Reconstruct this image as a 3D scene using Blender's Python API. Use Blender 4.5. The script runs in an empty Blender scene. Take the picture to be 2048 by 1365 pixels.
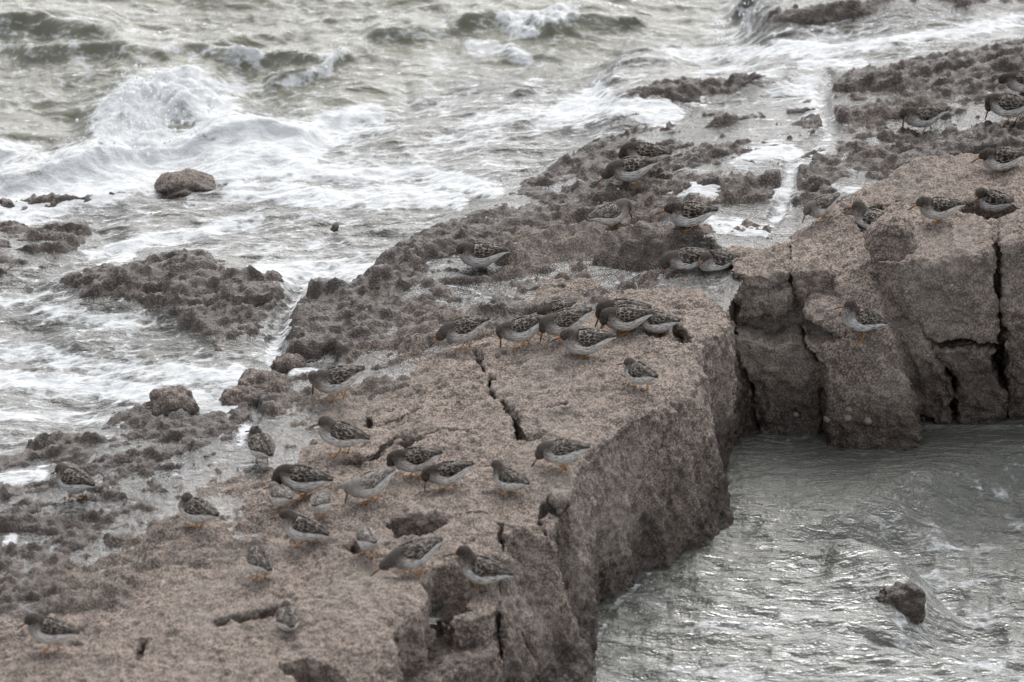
import bpy, math, random
import numpy as np
from mathutils import Vector
from mathutils.bvhtree import BVHTree

R = math.radians
S = bpy.context.scene
C = S.collection

# ------------------------------------------------------------------ camera
CAM_D, CAM_DEP, TGT_Z = 28.0, 24.0, 0.40
CAM = np.array([0.0, -CAM_D*math.cos(R(CAM_DEP)), TGT_Z + CAM_D*math.sin(R(CAM_DEP))])
PX = 0.0018                                   # metres per photo pixel (2048 wide) at the middle of the picture
cam_data = bpy.data.cameras.new('camera')
cam = bpy.data.objects.new('camera', cam_data); C.objects.link(cam)
cam.location = CAM
cam.rotation_euler = (R(90-CAM_DEP), 0, 0)
cam_data.sensor_width = 36.0
cam_data.lens = 18.0/(1024*PX/CAM_D)
cam_data.clip_start = 1.0; cam_data.clip_end = 500.0
cam_data.dof.use_dof = True
cam_data.dof.focus_distance = 28.1
cam_data.dof.aperture_fstop = 3.5
S.camera = cam

# ------------------------------------------------------------------ sky, sun, exposure
SUN_EL, SUN_AZ = 48.0, 12.0                   # azimuth measured from +Y towards +X
w = bpy.data.worlds.new('World'); S.world = w; w.use_nodes = True
nt = w.node_tree; nt.nodes.clear()
sky = nt.nodes.new('ShaderNodeTexSky'); sky.sky_type = 'NISHITA'; sky.sun_disc = False
sky.sun_elevation = R(SUN_EL); sky.sun_rotation = R(SUN_AZ)
sky.air_density = 1.0; sky.dust_density = 2.5; sky.ozone_density = 1.0
hs = nt.nodes.new('ShaderNodeHueSaturation'); hs.inputs['Saturation'].default_value = 0.20
bg = nt.nodes.new('ShaderNodeBackground'); bg.inputs['Strength'].default_value = 0.15
ow = nt.nodes.new('ShaderNodeOutputWorld')
nt.links.new(sky.outputs[0], hs.inputs['Color']); nt.links.new(hs.outputs[0], bg.inputs['Color'])
nt.links.new(bg.outputs[0], ow.inputs['Surface'])
sd = bpy.data.lights.new('sun', 'SUN'); sd.energy = 0.6; sd.angle = R(60); sd.color = (1.0, 0.985, 0.965)
sun = bpy.data.objects.new('sun', sd); C.objects.link(sun)
sv = Vector((math.sin(R(SUN_AZ))*math.cos(R(SUN_EL)), math.cos(R(SUN_AZ))*math.cos(R(SUN_EL)), math.sin(R(SUN_EL))))
sun.rotation_euler = sv.to_track_quat('Z', 'Y').to_euler()
sun.location = sv*20
S.view_settings.view_transform = 'Standard'; S.view_settings.look = 'None'
S.view_settings.exposure = 0.82; S.view_settings.gamma = 1.0
try: S.view_settings.use_curve_mapping = False
except Exception: pass
S.render.engine = 'CYCLES'
S.cycles.max_bounces = 6; S.cycles.transparent_max_bounces = 6

# ------------------------------------------------------------------ photo pixel <-> place
cd, sn = math.cos(R(CAM_DEP)), math.sin(R(CAM_DEP))
FWD = np.array([0, cd, -sn]); UPV = np.array([0, sn, cd])
K = PX/CAM_D
def ray(u, v):
    return FWD + np.array([1.0, 0, 0])*((u-1024)*K) - UPV*((v-682.5)*K)
def P(u, v, z):
    d = ray(u, v); t = (z-CAM[2])/d[2]
    return CAM + d*t
def proj(x, y, z):
    dx = x-CAM[0]; dy = y-CAM[1]; dz = z-CAM[2]
    dep = dy*cd - dz*sn
    return 1024 + dx/dep/K, 682.5 - (dy*sn + dz*cd)/dep/K
def Pxy(pts, z):
    return np.array([P(p[0], p[1], p[2] if len(p) > 2 else z)[:2] for p in pts])

# ------------------------------------------------------------------ noise
def _h(x, y, z, seed):
    h = (x*374761393 + y*668265263 + z*1440662683 + seed*974634211) & 0xFFFFFFFF
    h = ((h ^ (h >> 13))*1274126177) & 0xFFFFFFFF
    h = ((h ^ (h >> 15))*2246822519) & 0xFFFFFFFF
    return (h ^ (h >> 16)) & 0xFFFFFFFF
def hashf(x, y, z, seed):
    return (_h(x, y, z, seed)/4294967295.0)
def vnoise(x, y, z, seed=0):
    x = np.asarray(x, float); y = np.asarray(y, float); z = np.asarray(z, float)
    x, y, z = np.broadcast_arrays(x, y, z)
    xi = np.floor(x).astype(np.int64); yi = np.floor(y).astype(np.int64); zi = np.floor(z).astype(np.int64)
    fx = x-xi; fy = y-yi; fz = z-zi
    fx = fx*fx*fx*(fx*(fx*6-15)+10); fy = fy*fy*fy*(fy*(fy*6-15)+10); fz = fz*fz*fz*(fz*(fz*6-15)+10)
    r = 0
    for a in (0, 1):
        wx = fx if a else 1-fx
        for b in (0, 1):
            wy = fy if b else 1-fy
            for c in (0, 1):
                wz = fz if c else 1-fz
                r = r + wx*wy*wz*hashf(xi+a, yi+b, zi+c, seed)
    return r*2-1
def fbm(x, y, z, oct=4, seed=0, gain=0.5, lac=2.03):
    a, r, n = 1.0, 0.0, 0.0
    for o in range(oct):
        r = r + a*vnoise(x, y, z, seed+o*17); n += a
        x = x*lac+3.7; y = y*lac+1.3; z = z*lac+7.1; a *= gain
    return r/n
def ridged(x, y, z, oct=3, seed=0):
    a, r, n = 1.0, 0.0, 0.0
    for o in range(oct):
        r = r + a*(1-np.abs(vnoise(x, y, z, seed+o*13))*2); n += a
        x = x*2.1+1.7; y = y*2.1+5.3; z = z*2.1; a *= 0.5
    return r/n
def worley(p, cell, seed=0):
    q = p/cell; b = np.floor(q).astype(np.int64); best = np.full(len(p), 9.0)
    for i in (-1, 0, 1):
        for j in (-1, 0, 1):
            for k in (-1, 0, 1):
                cx, cy, cz = b[:, 0]+i, b[:, 1]+j, b[:, 2]+k
                dx = cx+hashf(cx, cy, cz, seed)-q[:, 0]
                dy = cy+hashf(cx, cy, cz, seed+1)-q[:, 1]
                dz = cz+hashf(cx, cy, cz, seed+2)-q[:, 2]
                best = np.minimum(best, dx*dx+dy*dy+dz*dz)
    return np.sqrt(best)
def sstep(a, b, x):
    t = np.clip((x-a)/(b-a), 0, 1); return t*t*(3-2*t)
def smax(a, b, k):
    h = np.clip(0.5+0.5*(a-b)/k, 0, 1); return b+(a-b)*h + k*h*(1-h)
def smin(a, b, k): return -smax(-a, -b, k)
def idw(u, v, pts, s=70.0, p=2.2):
    n = 0.0; dsum = 0.0
    for (a, b, z) in pts:
        wgt = ((u-a)**2 + ((v-b)*1.3)**2 + s*s)**(-p); n = n + wgt*z; dsum = dsum + wgt
    return n/dsum
def poly_sd(x, y, poly):
    n = len(poly); d = np.full(np.shape(x), 1e9); inside = np.zeros(np.shape(x), bool)
    for i in range(n):
        ax, ay = poly[i]; bx, by = poly[(i+1) % n]
        ex, ey = bx-ax, by-ay; wx, wy = x-ax, y-ay
        t = np.clip((wx*ex+wy*ey)/(ex*ex+ey*ey+1e-12), 0, 1)
        d = np.minimum(d, (wx-ex*t)**2+(wy-ey*t)**2)
        c = (ay > y) != (by > y)
        if abs(ey) > 1e-12: inside ^= c & (x < ex*(y-ay)/ey + ax)
    d = np.sqrt(d); return np.where(inside, -d, d)
def line_d(x, y, pts):
    d = np.full(np.shape(x), 1e9)
    if len(pts) == 1: return np.hypot(x-pts[0][0], y-pts[0][1])
    for i in range(len(pts)-1):
        ax, ay = pts[i][:2]; bx, by = pts[i+1][:2]
        ex, ey = bx-ax, by-ay; wx, wy = x-ax, y-ay
        t = np.clip((wx*ex+wy*ey)/(ex*ex+ey*ey+1e-12), 0, 1)
        d = np.minimum(d, (wx-ex*t)**2+(wy-ey*t)**2)
    return np.sqrt(d)

# ------------------------------------------------------------------ meshes
def make_mesh(name, verts, faces, smooth=True):
    me = bpy.data.meshes.new(name)
    verts = np.asarray(verts, np.float32); faces = np.asarray(faces, np.int32)
    k = faces.shape[1]
    me.vertices.add(len(verts)); me.vertices.foreach_set('co', verts.ravel())
    me.loops.add(faces.size); me.loops.foreach_set('vertex_index', faces.ravel())
    me.polygons.add(len(faces))
    me.polygons.foreach_set('loop_start', np.arange(0, faces.size, k, dtype=np.int32))
    me.polygons.foreach_set('loop_total', np.full(len(faces), k, np.int32))
    if smooth: me.polygons.foreach_set('use_smooth', np.ones(len(faces), bool))
    me.update(calc_edges=True); me.validate()
    return me
def attr(me, name, arr):
    a = me.attributes.new(name, 'FLOAT', 'POINT'); a.data.foreach_set('value', np.asarray(arr, np.float32).ravel())
def link(name, me, mat=None, parent=None):
    o = bpy.data.objects.new(name, me); C.objects.link(o)
    if mat is not None: me.materials.append(mat)
    if parent is not None: o.parent = parent
    return o
def grid_faces(nx, ny):
    i = np.arange((nx-1)*(ny-1)); a = i // (ny-1); b = i % (ny-1)
    v = a*ny+b
    return np.stack([v, v+ny, v+ny+1, v+1], 1)
def vnormals(v, f):
    a = v[f[:, 2]]-v[f[:, 0]]; b = v[f[:, 3]]-v[f[:, 1]]
    n = np.cross(a, b); out = np.zeros_like(v)
    for k in range(3):
        for c in range(4): out[:, k] += np.bincount(f[:, c], n[:, k], len(v))
    return out/(np.linalg.norm(out, axis=1, keepdims=True)+1e-12)
def surface_nets(F, org, h):
    nx, ny, nz = F.shape
    s = F < 0
    cnt = np.zeros((nx-1, ny-1, nz-1), np.uint8)
    for a in (0, 1):
        for b in (0, 1):
            for c in (0, 1):
                cnt += s[a:nx-1+a, b:ny-1+b, c:nz-1+c]
    act = (cnt > 0) & (cnt < 8)
    idx = np.full(act.shape, -1, np.int32); ii = np.argwhere(act)
    idx[act] = np.arange(len(ii))
    acc = np.zeros((len(ii), 3)); num = np.zeros(len(ii))
    g = {}
    for a in (0, 1):
        for b in (0, 1):
            for c in (0, 1): g[a, b, c] = F[ii[:, 0]+a, ii[:, 1]+b, ii[:, 2]+c].astype(float)
    for p in g:
        for ax in range(3):
            if p[ax] == 0:
                q = list(p); q[ax] = 1; q = tuple(q)
                m = (g[p] < 0) != (g[q] < 0)
                t = np.where(m, g[p]/(g[p]-g[q]+1e-20), 0)
                pt = np.zeros((len(ii), 3)); pt[:] = p; pt[:, ax] = t
                acc += pt*m[:, None]; num += m
    verts = (ii + acc/np.maximum(num, 1)[:, None])*h + org
    faces = []
    for ax in range(3):
        sl0 = [slice(1, -1)]*3; sl1 = [slice(1, -1)]*3
        sl0[ax] = slice(0, -1); sl1[ax] = slice(1, None)
        ch = s[tuple(sl0)] != s[tuple(sl1)]
        pos = np.argwhere(ch); off = np.array([1, 1, 1]); off[ax] = 0
        pos = pos + off; inside0 = s[pos[:, 0], pos[:, 1], pos[:, 2]]
        b, c = [(1, 2), (2, 0), (0, 1)][ax]
        def cell(db, dc):
            q = pos.copy(); q[:, b] += db; q[:, c] += dc
            return idx[q[:, 0], q[:, 1], q[:, 2]]
        quad = np.stack([cell(-1, -1), cell(0, -1), cell(0, 0), cell(-1, 0)], 1)
        quad[~inside0] = quad[~inside0][:, ::-1]
        faces.append(quad)
    f = np.concatenate(faces); f = f[(f >= 0).all(1)]
    return verts, f

# ------------------------------------------------------------------ node materials
class NM:
    def __init__(s, name):
        s.m = bpy.data.materials.new(name); s.m.use_nodes = True
        s.t = s.m.node_tree; s.t.nodes.clear(); s.out = s.n('OutputMaterial')
        s.co = s.n('TexCoord').outputs['Object']
    def n(s, kind, **kw):
        nd = s.t.nodes.new('ShaderNode'+kind)
        for k, v in kw.items(): setattr(nd, k, v)
        return nd
    def put(s, sock, v):
        if isinstance(v, bpy.types.NodeSocket): s.t.links.new(v, sock)
        elif v is not None:
            if isinstance(v, tuple) and len(v) == 3 and sock.type == 'RGBA': v = v+(1,)
            sock.default_value = v
    def attr(s, name): return s.n('Attribute', attribute_name=name).outputs['Fac']
    def math(s, op, a, b=None, clamp=False):
        nd = s.n('Math', operation=op, use_clamp=clamp); s.put(nd.inputs[0], a)
        if b is not None: s.put(nd.inputs[1], b)
        return nd.outputs[0]
    def mix(s, f, a, b):
        nd = s.n('Mix', data_type='RGBA'); s.put(nd.inputs[0], f); s.put(nd.inputs[6], a); s.put(nd.inputs[7], b)
        return nd.outputs[2]
    def mixf(s, f, a, b):
        nd = s.n('Mix', data_type='FLOAT'); s.put(nd.inputs[0], f); s.put(nd.inputs[2], a); s.put(nd.inputs[3], b)
        return nd.outputs[0]
    def map(s, scale=(1, 1, 1), rot=(0, 0, 0), vec=None):
        nd = s.n('Mapping'); s.put(nd.inputs['Vector'], vec or s.co)
        nd.inputs['Scale'].default_value = scale; nd.inputs['Rotation'].default_value = rot
        return nd.outputs[0]
    def noise(s, scale, detail=3, rough=0.55, vec=None, dist=0.0):
        nd = s.n('TexNoise'); s.put(nd.inputs['Vector'], vec or s.co)
        nd.inputs['Scale'].default_value = scale; nd.inputs['Detail'].default_value = detail
        nd.inputs['Roughness'].default_value = rough; nd.inputs['Distortion'].default_value = dist
        return nd.outputs['Fac']
    def voro(s, scale, feature='F1', vec=None, out='Distance'):
        nd = s.n('TexVoronoi', feature=feature); s.put(nd.inputs['Vector'], vec or s.co)
        nd.inputs['Scale'].default_value = scale
        return nd.outputs[out]
    def rng(s, x, a, b, lo=0.0, hi=1.0, smooth=True):
        nd = s.n('MapRange', interpolation_type='SMOOTHSTEP' if smooth else 'LINEAR'); s.put(nd.inputs[0], x)
        for i, q in enumerate((a, b, lo, hi)): s.put(nd.inputs[1+i], q)
        return nd.outputs[0]
    def bump(s, h, strength=0.5, dist=0.01, normal=None):
        nd = s.n('Bump'); s.put(nd.inputs['Height'], h); nd.inputs['Strength'].default_value = strength
        nd.inputs['Distance'].default_value = dist
        if normal is not None: s.put(nd.inputs['Normal'], normal)
        return nd.outputs[0]
    def bsdf(s, color, rough=0.7, normal=None, **kw):
        nd = s.n('BsdfPrincipled'); s.put(nd.inputs['Base Color'], color); s.put(nd.inputs['Roughness'], rough)
        if normal is not None: s.put(nd.inputs['Normal'], normal)
        for k, v in kw.items(): s.put(nd.inputs[k], v)
        return nd.outputs[0]
    def mixs(s, f, a, b):
        nd = s.n('MixShader'); s.put(nd.inputs[0], f); s.put(nd.inputs[1], a); s.put(nd.inputs[2], b)
        return nd.outputs[0]
    def done(s, sh): s.put(s.out.inputs['Surface'], sh); return s.m

def rock_material():
    m = NM('barnacled_rock')
    wet = m.attr('wet'); dark = m.attr('dark')
    n0 = m.noise(2.2, 3); n1 = m.noise(8, 4, .6); n2 = m.noise(26, 4, .65); n3 = m.noise(150, 3, .65); g = m.voro(125)
    grain = m.math('ADD', m.math('MULTIPLY', n3, .60), m.math('MULTIPLY', m.math('SUBTRACT', .60, g), .34))
    grain = m.math('ADD', grain, m.math('MULTIPLY', m.math('SUBTRACT', n2, .5), .55))
    dry = m.mix(m.rng(grain, .30, .58), (0.268, 0.217, 0.183), (0.414, 0.344, 0.290))
    dry = m.mix(m.rng(grain, .37, .26, 0, .9), dry, (0.105, 0.088, 0.077))
    dry = m.mix(m.rng(n1, .50, .72, 0, .42), dry, m.mix(n2, (0.14, .118, .104), (0.36, .305, .265)))
    dry = m.mix(m.rng(n0, .45, .70, 0, .35), dry, (0.275, 0.25, 0.22))
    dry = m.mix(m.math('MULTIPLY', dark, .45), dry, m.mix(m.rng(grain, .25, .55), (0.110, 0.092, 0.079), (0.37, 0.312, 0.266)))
    wc = m.mix(m.rng(grain, .28, .58), (0.030, 0.022, 0.018), (0.162, 0.118, 0.094))
    wc = m.mix(m.rng(n1, .45, .7, 0, .6), wc, m.mix(n2, (0.022, .017, .014), (0.098, .073, .058)))
    col = m.mix(wet, dry, wc)
    speck = m.math('MULTIPLY', m.rng(m.voro(9.5), .055, .035), m.rng(n0, .42, .5))
    col = m.mix(m.math('MULTIPLY', speck, .8), col, (0.52, 0.50, 0.47))
    nrm = m.bump(grain, .8, .008)
    rough = m.mixf(wet, .92, m.rng(n2, .3, .7, .18, .48))
    return m.done(m.bsdf(col, rough, nrm, **{'Specular IOR Level': m.mixf(wet, .2, .38)}))

def water_material(name, body, amp=0.022, ior=1.36, stretch=.55, soft=(.36, 1.1), gloss=.12):
    m = NM(name)
    foam = m.attr('foam'); depth = m.attr('depth')
    st = m.map(scale=(stretch, 1.0, 1.0), rot=(0, 0, R(-14)))
    na = m.noise(9, 4, 0.6, st, 0.6); nb = m.noise(34, 3, 0.6, st, 0.4); nc = m.noise(90, 2, 0.6)
    web = m.voro(11, 'DISTANCE_TO_EDGE', m.map(scale=(0.6, 1, 1)))
    h = m.math('ADD', m.math('MULTIPLY', na, 1.0), m.math('ADD', m.math('MULTIPLY', nb, 0.42), m.math('MULTIPLY', nc, 0.12)))
    nrm = m.bump(h, 1.0, amp)
    fn = m.math('ADD', m.math('MULTIPLY', m.math('SUBTRACT', na, 0.5), 1.2), m.math('MULTIPLY', m.math('SUBTRACT', nb, 0.5), 0.9))
    fn = m.math('ADD', fn, m.math('MULTIPLY', m.math('SUBTRACT', nc, 0.5), 0.5))
    web2 = m.voro(26, 'DISTANCE_TO_EDGE', m.map(scale=(0.7, 1, 1)))
    lace = m.math('ADD', m.math('MULTIPLY', m.rng(web, .20, .0), .26), m.math('MULTIPLY', m.rng(web2, .22, .0), .20))
    lace = m.math('SUBTRACT', lace, .10)
    ff = m.rng(m.math('ADD', m.math('ADD', foam, lace), fn), soft[0], soft[1])
    bodyc = m.mix(m.rng(na, 0.35, 0.65), body, tuple(c*1.25 for c in body))
    dif = m.n('BsdfDiffuse'); m.put(dif.inputs['Color'], bodyc)
    tr = m.n('BsdfTransparent'); m.put(tr.inputs['Color'], (0.86, 0.88, 0.86))
    under = m.mixs(depth, tr.outputs[0], dif.outputs[0])
    gl = m.n('BsdfGlossy'); m.put(gl.inputs['Color'], (1, 1, 1)); m.put(gl.inputs['Roughness'], gloss); m.put(gl.inputs['Normal'], nrm)
    fr = m.n('Fresnel'); fr.inputs['IOR'].default_value = ior; m.put(fr.inputs['Normal'], nrm)
    wat = m.mixs(fr.outputs[0], under, gl.outputs[0])
    fc = m.mix(m.rng(nb, 0.3, 0.7), (0.48, 0.49, 0.49), (0.68, 0.69, 0.695))
    fo = m.bsdf(fc, 0.75, m.bump(m.math('ADD', nb, m.math('MULTIPLY', nc, 0.5)), 0.6, 0.015))
    return m.done(m.mixs(ff, wat, fo))

M_ROCK = rock_material()
M_SEA = water_material('sea_water', (0.118, 0.117, 0.086), 0.020, 1.38, .5, (.36, 1.1), .22)
M_CHAN = water_material('channel_water', (0.056, 0.058, 0.046), 0.046, 1.74, .34, (.40, 1.15), .33)

def struct(o, kind='structure'): o['kind'] = kind; return o
BVH_PARTS = []
def rock_attrs(me, v, wet, dark):
    attr(me, 'wet', np.clip(wet, 0, 1)); attr(me, 'dark', np.clip(dark, 0, 1))

# ------------------------------------------------------------------ rock shelf (height field)
SHELF_H = [(0,1150,.44),(100,1050,.44),(250,950,.44),(400,880,.44),(500,800,.45),(620,720,.44),(750,650,.45),(850,580,.46),
 (1000,480,.47),(1200,400,.45),(1400,460,.49),(1500,420,.46),(1700,300,.48),(2000,300,.52),(2000,200,.50),(1600,200,.42),(1300,250,.40),
 (1900,60,.42),(1600,30,.36),(300,850,.42),(0,900,.40),(150,800,.36),(0,700,.34),(200,640,.40),(400,600,.42),(550,620,.42),(0,520,.38),
 (300,480,.34),(600,480,.38),(800,440,.40),(500,380,.32),(800,340,.30),(200,400,.28),(0,430,.26),(1100,280,.34),
 (300,250,.02),(0,250,0),(700,180,0),(1100,110,0.05),(1400,40,.12),(0,50,-.1),(600,20,-.1),(1100,-60,-.1),(1500,-100,.1),(2100,-60,.35),
 (0,-200,-.1),(800,-200,-.1),(1700,-250,.1),(2300,250,.5),(2300,0,.4),(-200,600,.35),(-200,1000,.42),(-200,300,.05)]
EXPOSED = [
 [(-300,470),(0,472),(120,462),(205,466),(190,505),(110,560),(0,585),(-300,600)],
 [(55,590),(180,545),(300,518),(410,518),(500,550),(600,578),(590,612),(525,705),(430,722),(310,662),(200,632)],
 [(-200,415),(150,398),(300,392),(290,420),(150,445),(0,462),(-200,470)],
 [(560,660),(620,590),(740,570),(820,480),(900,440),(1000,400),(1120,330),(1180,300),(1330,250),(1520,230),(1640,200),(1700,150),(1900,110),(2300,40),
  (2300,900),(1000,900),(560,800)],
 [(-300,960),(0,925),(190,875),(290,800),(385,790),(390,850),(460,830),(520,760),(640,740),(640,1400),(-300,1400)],
 [(1490,62),(1560,30),(1700,5),(2300,-30),(2300,20),(1800,55),(1700,72),(1600,70)],
 [(1215,190),(1350,165),(1560,165),(1500,205),(1350,235),(1240,235)],
 [(1100,265),(1270,235),(1310,270),(1150,300)],
]
GULLY = [([(1655,170),(1638,225),(1668,290),(1588,345),(1578,400),(1548,470)], 15, .10),
         ([(620,575),(600,610),(562,650),(545,705),(552,745),(640,752),(660,740)], 14, .09),
         ([(500,820),(512,860),(480,900)], 10, .06)]
RIDGE = [([(1035,515),(1110,500),(1180,492),(1270,488)], 26, .06), ([(1290,480),(1400,474),(1520,470)], 24, .066), ([(1470,400),(1560,378)], 26, .05), ([(1600,372),(1640,395),(1600,415)], 24, .05),
 ([(1640,195),(1660,150)], 14, .04), ([(1670,235),(1760,235)], 18, .03), ([(730,575),(840,530)], 18, .04), ([(80,545),(190,480)], 26, .025), ([(190,600),(330,545),(400,530)], 30, .025),
 ([(230,640),(420,570)], 16, .03), ([(330,660),(500,600)], 16, .035), ([(560,600),(600,620)], 20, .03), ([(440,700),(510,700)], 22, .05), ([(630,585),(690,590)], 20, .05), ([(1200,540),(1300,525),(1410,535)], 26, -.11),
 ([(1520,235),(1400,260)], 14, .03), ([(1100,400),(1250,380)], 18, .02), ([(60,890),(200,880)], 12, .03), ([(240,925),(400,900)], 14, .03), ([(150,1050),(280,1020)], 16, .03), ([(0,1050),(110,1040)], 16, .04), ([(1550,45),(1700,25)], 16, .05)]
SH = 0.009
def shelf_fields(x, y):
    z = np.full(x.shape, .38)
    for _ in range(5):
        u, v = proj(x, y, z); z = 0.4*z + 0.6*idw(u, v, SHELF_H)
    u, v = proj(x, y, z)
    wu = u + 28*fbm(x*3, y*2, 0*x, 3, 5) ; wv = v + 14*fbm(x*3, y*2, 0*x+4, 3, 9)
    e = np.zeros(x.shape)
    for pl in EXPOSED: e = np.maximum(e, sstep(14, -26, poly_sd(wu, wv, pl)))
    gl = np.zeros(x.shape); gd = np.zeros(x.shape)
    for pts, wd, dp in GULLY:
        q = sstep(wd*1.3, wd*.5, line_d(wu*.5+u*.5, wv*.5+v*.5, pts)); gl = np.maximum(gl, q); gd = np.maximum(gd, q*dp)
    return z, u, v, e, gl, gd
CHAN = Pxy([(1440,600),(1380,700),(1250,830),(1150,930),(1000,1050),(830,1200),(780,1700),(3200,1700),(3200,470),(1800,490),(1600,500),(1490,520)], .58)
def shelf_height(x, y, base, e, gd):
    base = base - 1.0*sstep(.03, -.03, poly_sd(x, y, CHAN))
    ca, sa = math.cos(R(22)), math.sin(R(22))
    a = x*ca+y*sa; b = -x*sa+y*ca
    rough = 0.024*ridged(a*3.0, b*7.5, 0*a, 3, 21) + 0.032*fbm(a*12, b*20, 0*a, 4, 33, .68) + .012*ridged(x*24, y*26, 0*x, 2, 37) + 0.022*fbm(x*1.7, y*1.7, 0*x, 2, 41)
    lay = np.floor(4.0*(b*1.1 + 0.35*fbm(x*1.2, y*1.2, 0*x, 3, 55)))          # bedding steps
    rough = rough + 0.012*vnoise(lay*1.7, 0*x, 0*x, 61) + 0.012*ridged(x*11, y*14, 0*x, 2, 65)
    u, v = proj(x, y, base+.05)
    u = u+10*fbm(x*7, y*5, 0*x, 2, 67); v = v+5*fbm(x*7, y*5, 0*x+3, 2, 68)
    for pl, hw, hh in RIDGE:
        q = line_d(u, v*1.6, [(p[0], p[1]*1.6) for p in pl])/hw; rough = rough+(hh*.75)*np.exp(-q**2)
    return base + rough*(0.55+0.45*e) + 0.045*e*1.0 - 0.035*(1-e) - gd

xs = np.arange(-2.7, 2.7, SH); ys = np.arange(-3.1, 6.4, SH*1.25)
X, Y = np.meshgrid(xs, ys, indexing='ij')
SB, SU, SV, SE, SG, SGD = shelf_fields(X, Y)
SHZ = shelf_height(X, Y, SB, SE, SGD)
pts = np.stack([X, Y, SHZ], -1).reshape(-1, 3)
wl = worley(pts, 0.017, 3)
pts[:, 2] += (0.45-wl)*0.014 + 0.006*fbm(pts[:, 0]*45, pts[:, 1]*45, pts[:, 2]*45, 2, 71)
keep = grid_faces(len(xs), len(ys))
me = make_mesh('rock_shelf', pts, keep)
n1 = fbm(pts[:, 0]*2.2, pts[:, 1]*2.2, 0, 3, 77)
wetv = 0.95+0.15*n1
tan = sstep(60, -40, poly_sd(SU.ravel(), SV.ravel(), [(1000,560),(1040,505),(1180,500),(1300,480),(1530,462),(1540,520),(1450,560),(1200,560)]))
tan2 = sstep(60, -40, poly_sd(SU.ravel(), SV.ravel(), [(240,1110),(440,980),(540,880),(620,800),(760,720),(900,650),(1000,700),(600,1400),(-300,1400),(-300,1330)]))
pool_m = sstep(14, -6, poly_sd(SU.ravel(), SV.ravel(), [(1185,548),(1230,520),(1310,498),(1420,515),(1445,545),(1400,552),(1330,570),(1290,568),(1210,552)]))
tan = tan*(1-pool_m); tan2 = tan2*(1-pool_m)
wetv = wetv*(1-0.70*np.maximum(tan, tan2*sstep(-.5, .3, n1)))
rock_attrs(me, pts, wetv, 0*wetv)
struct(link('rock_shelf', me, M_ROCK)); BVH_PARTS.append((pts, keep))

# ------------------------------------------------------------------ sea, surge water and the film on the shelf
BUMPS = [ # breaking crests: polyline, half width px, height
 ([(-60,42),(80,36),(190,62)], 42, .16), ([(60,105),(180,92),(330,112)], 30, .09), ([(250,112),(400,98),(470,120)], 26, .08),
 ([(205,225),(260,185),(330,170),(420,195),(445,225)], 56, .15), ([(150,320),(265,255),(320,275),(430,255)], 50, .16),
 ([(20,385),(180,345),(290,305),(440,292),(600,285)], 42, .17), ([(480,120),(560,110),(660,115),(700,108)], 24, .09),
 ([(560,160),(650,140),(700,110)], 20, .07), ([(600,240),(680,225),(770,215)], 40, .09), ([(-40,290),(60,305)], 34, .11),
 ([(880,150),(980,170),(1060,160)], 44, .05), ([(1100,60),(1200,35),(1260,20)], 30, .10), ([(1140,205),(1190,185),(1225,200)], 30, .06),
 ([(1040,215),(1130,190)], 30, .08), ([(760,60),(900,50)], 26, .07), ([(1240,150),(1330,150)], 30, .07), ([(1480,10),(1520,-5)], 24, .16),
 ([(900,40),(1000,20)], 26, .08), ([(840,180),(930,150)], 34, .05), ([(420,80),(560,60)], 26, .07)]
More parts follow.
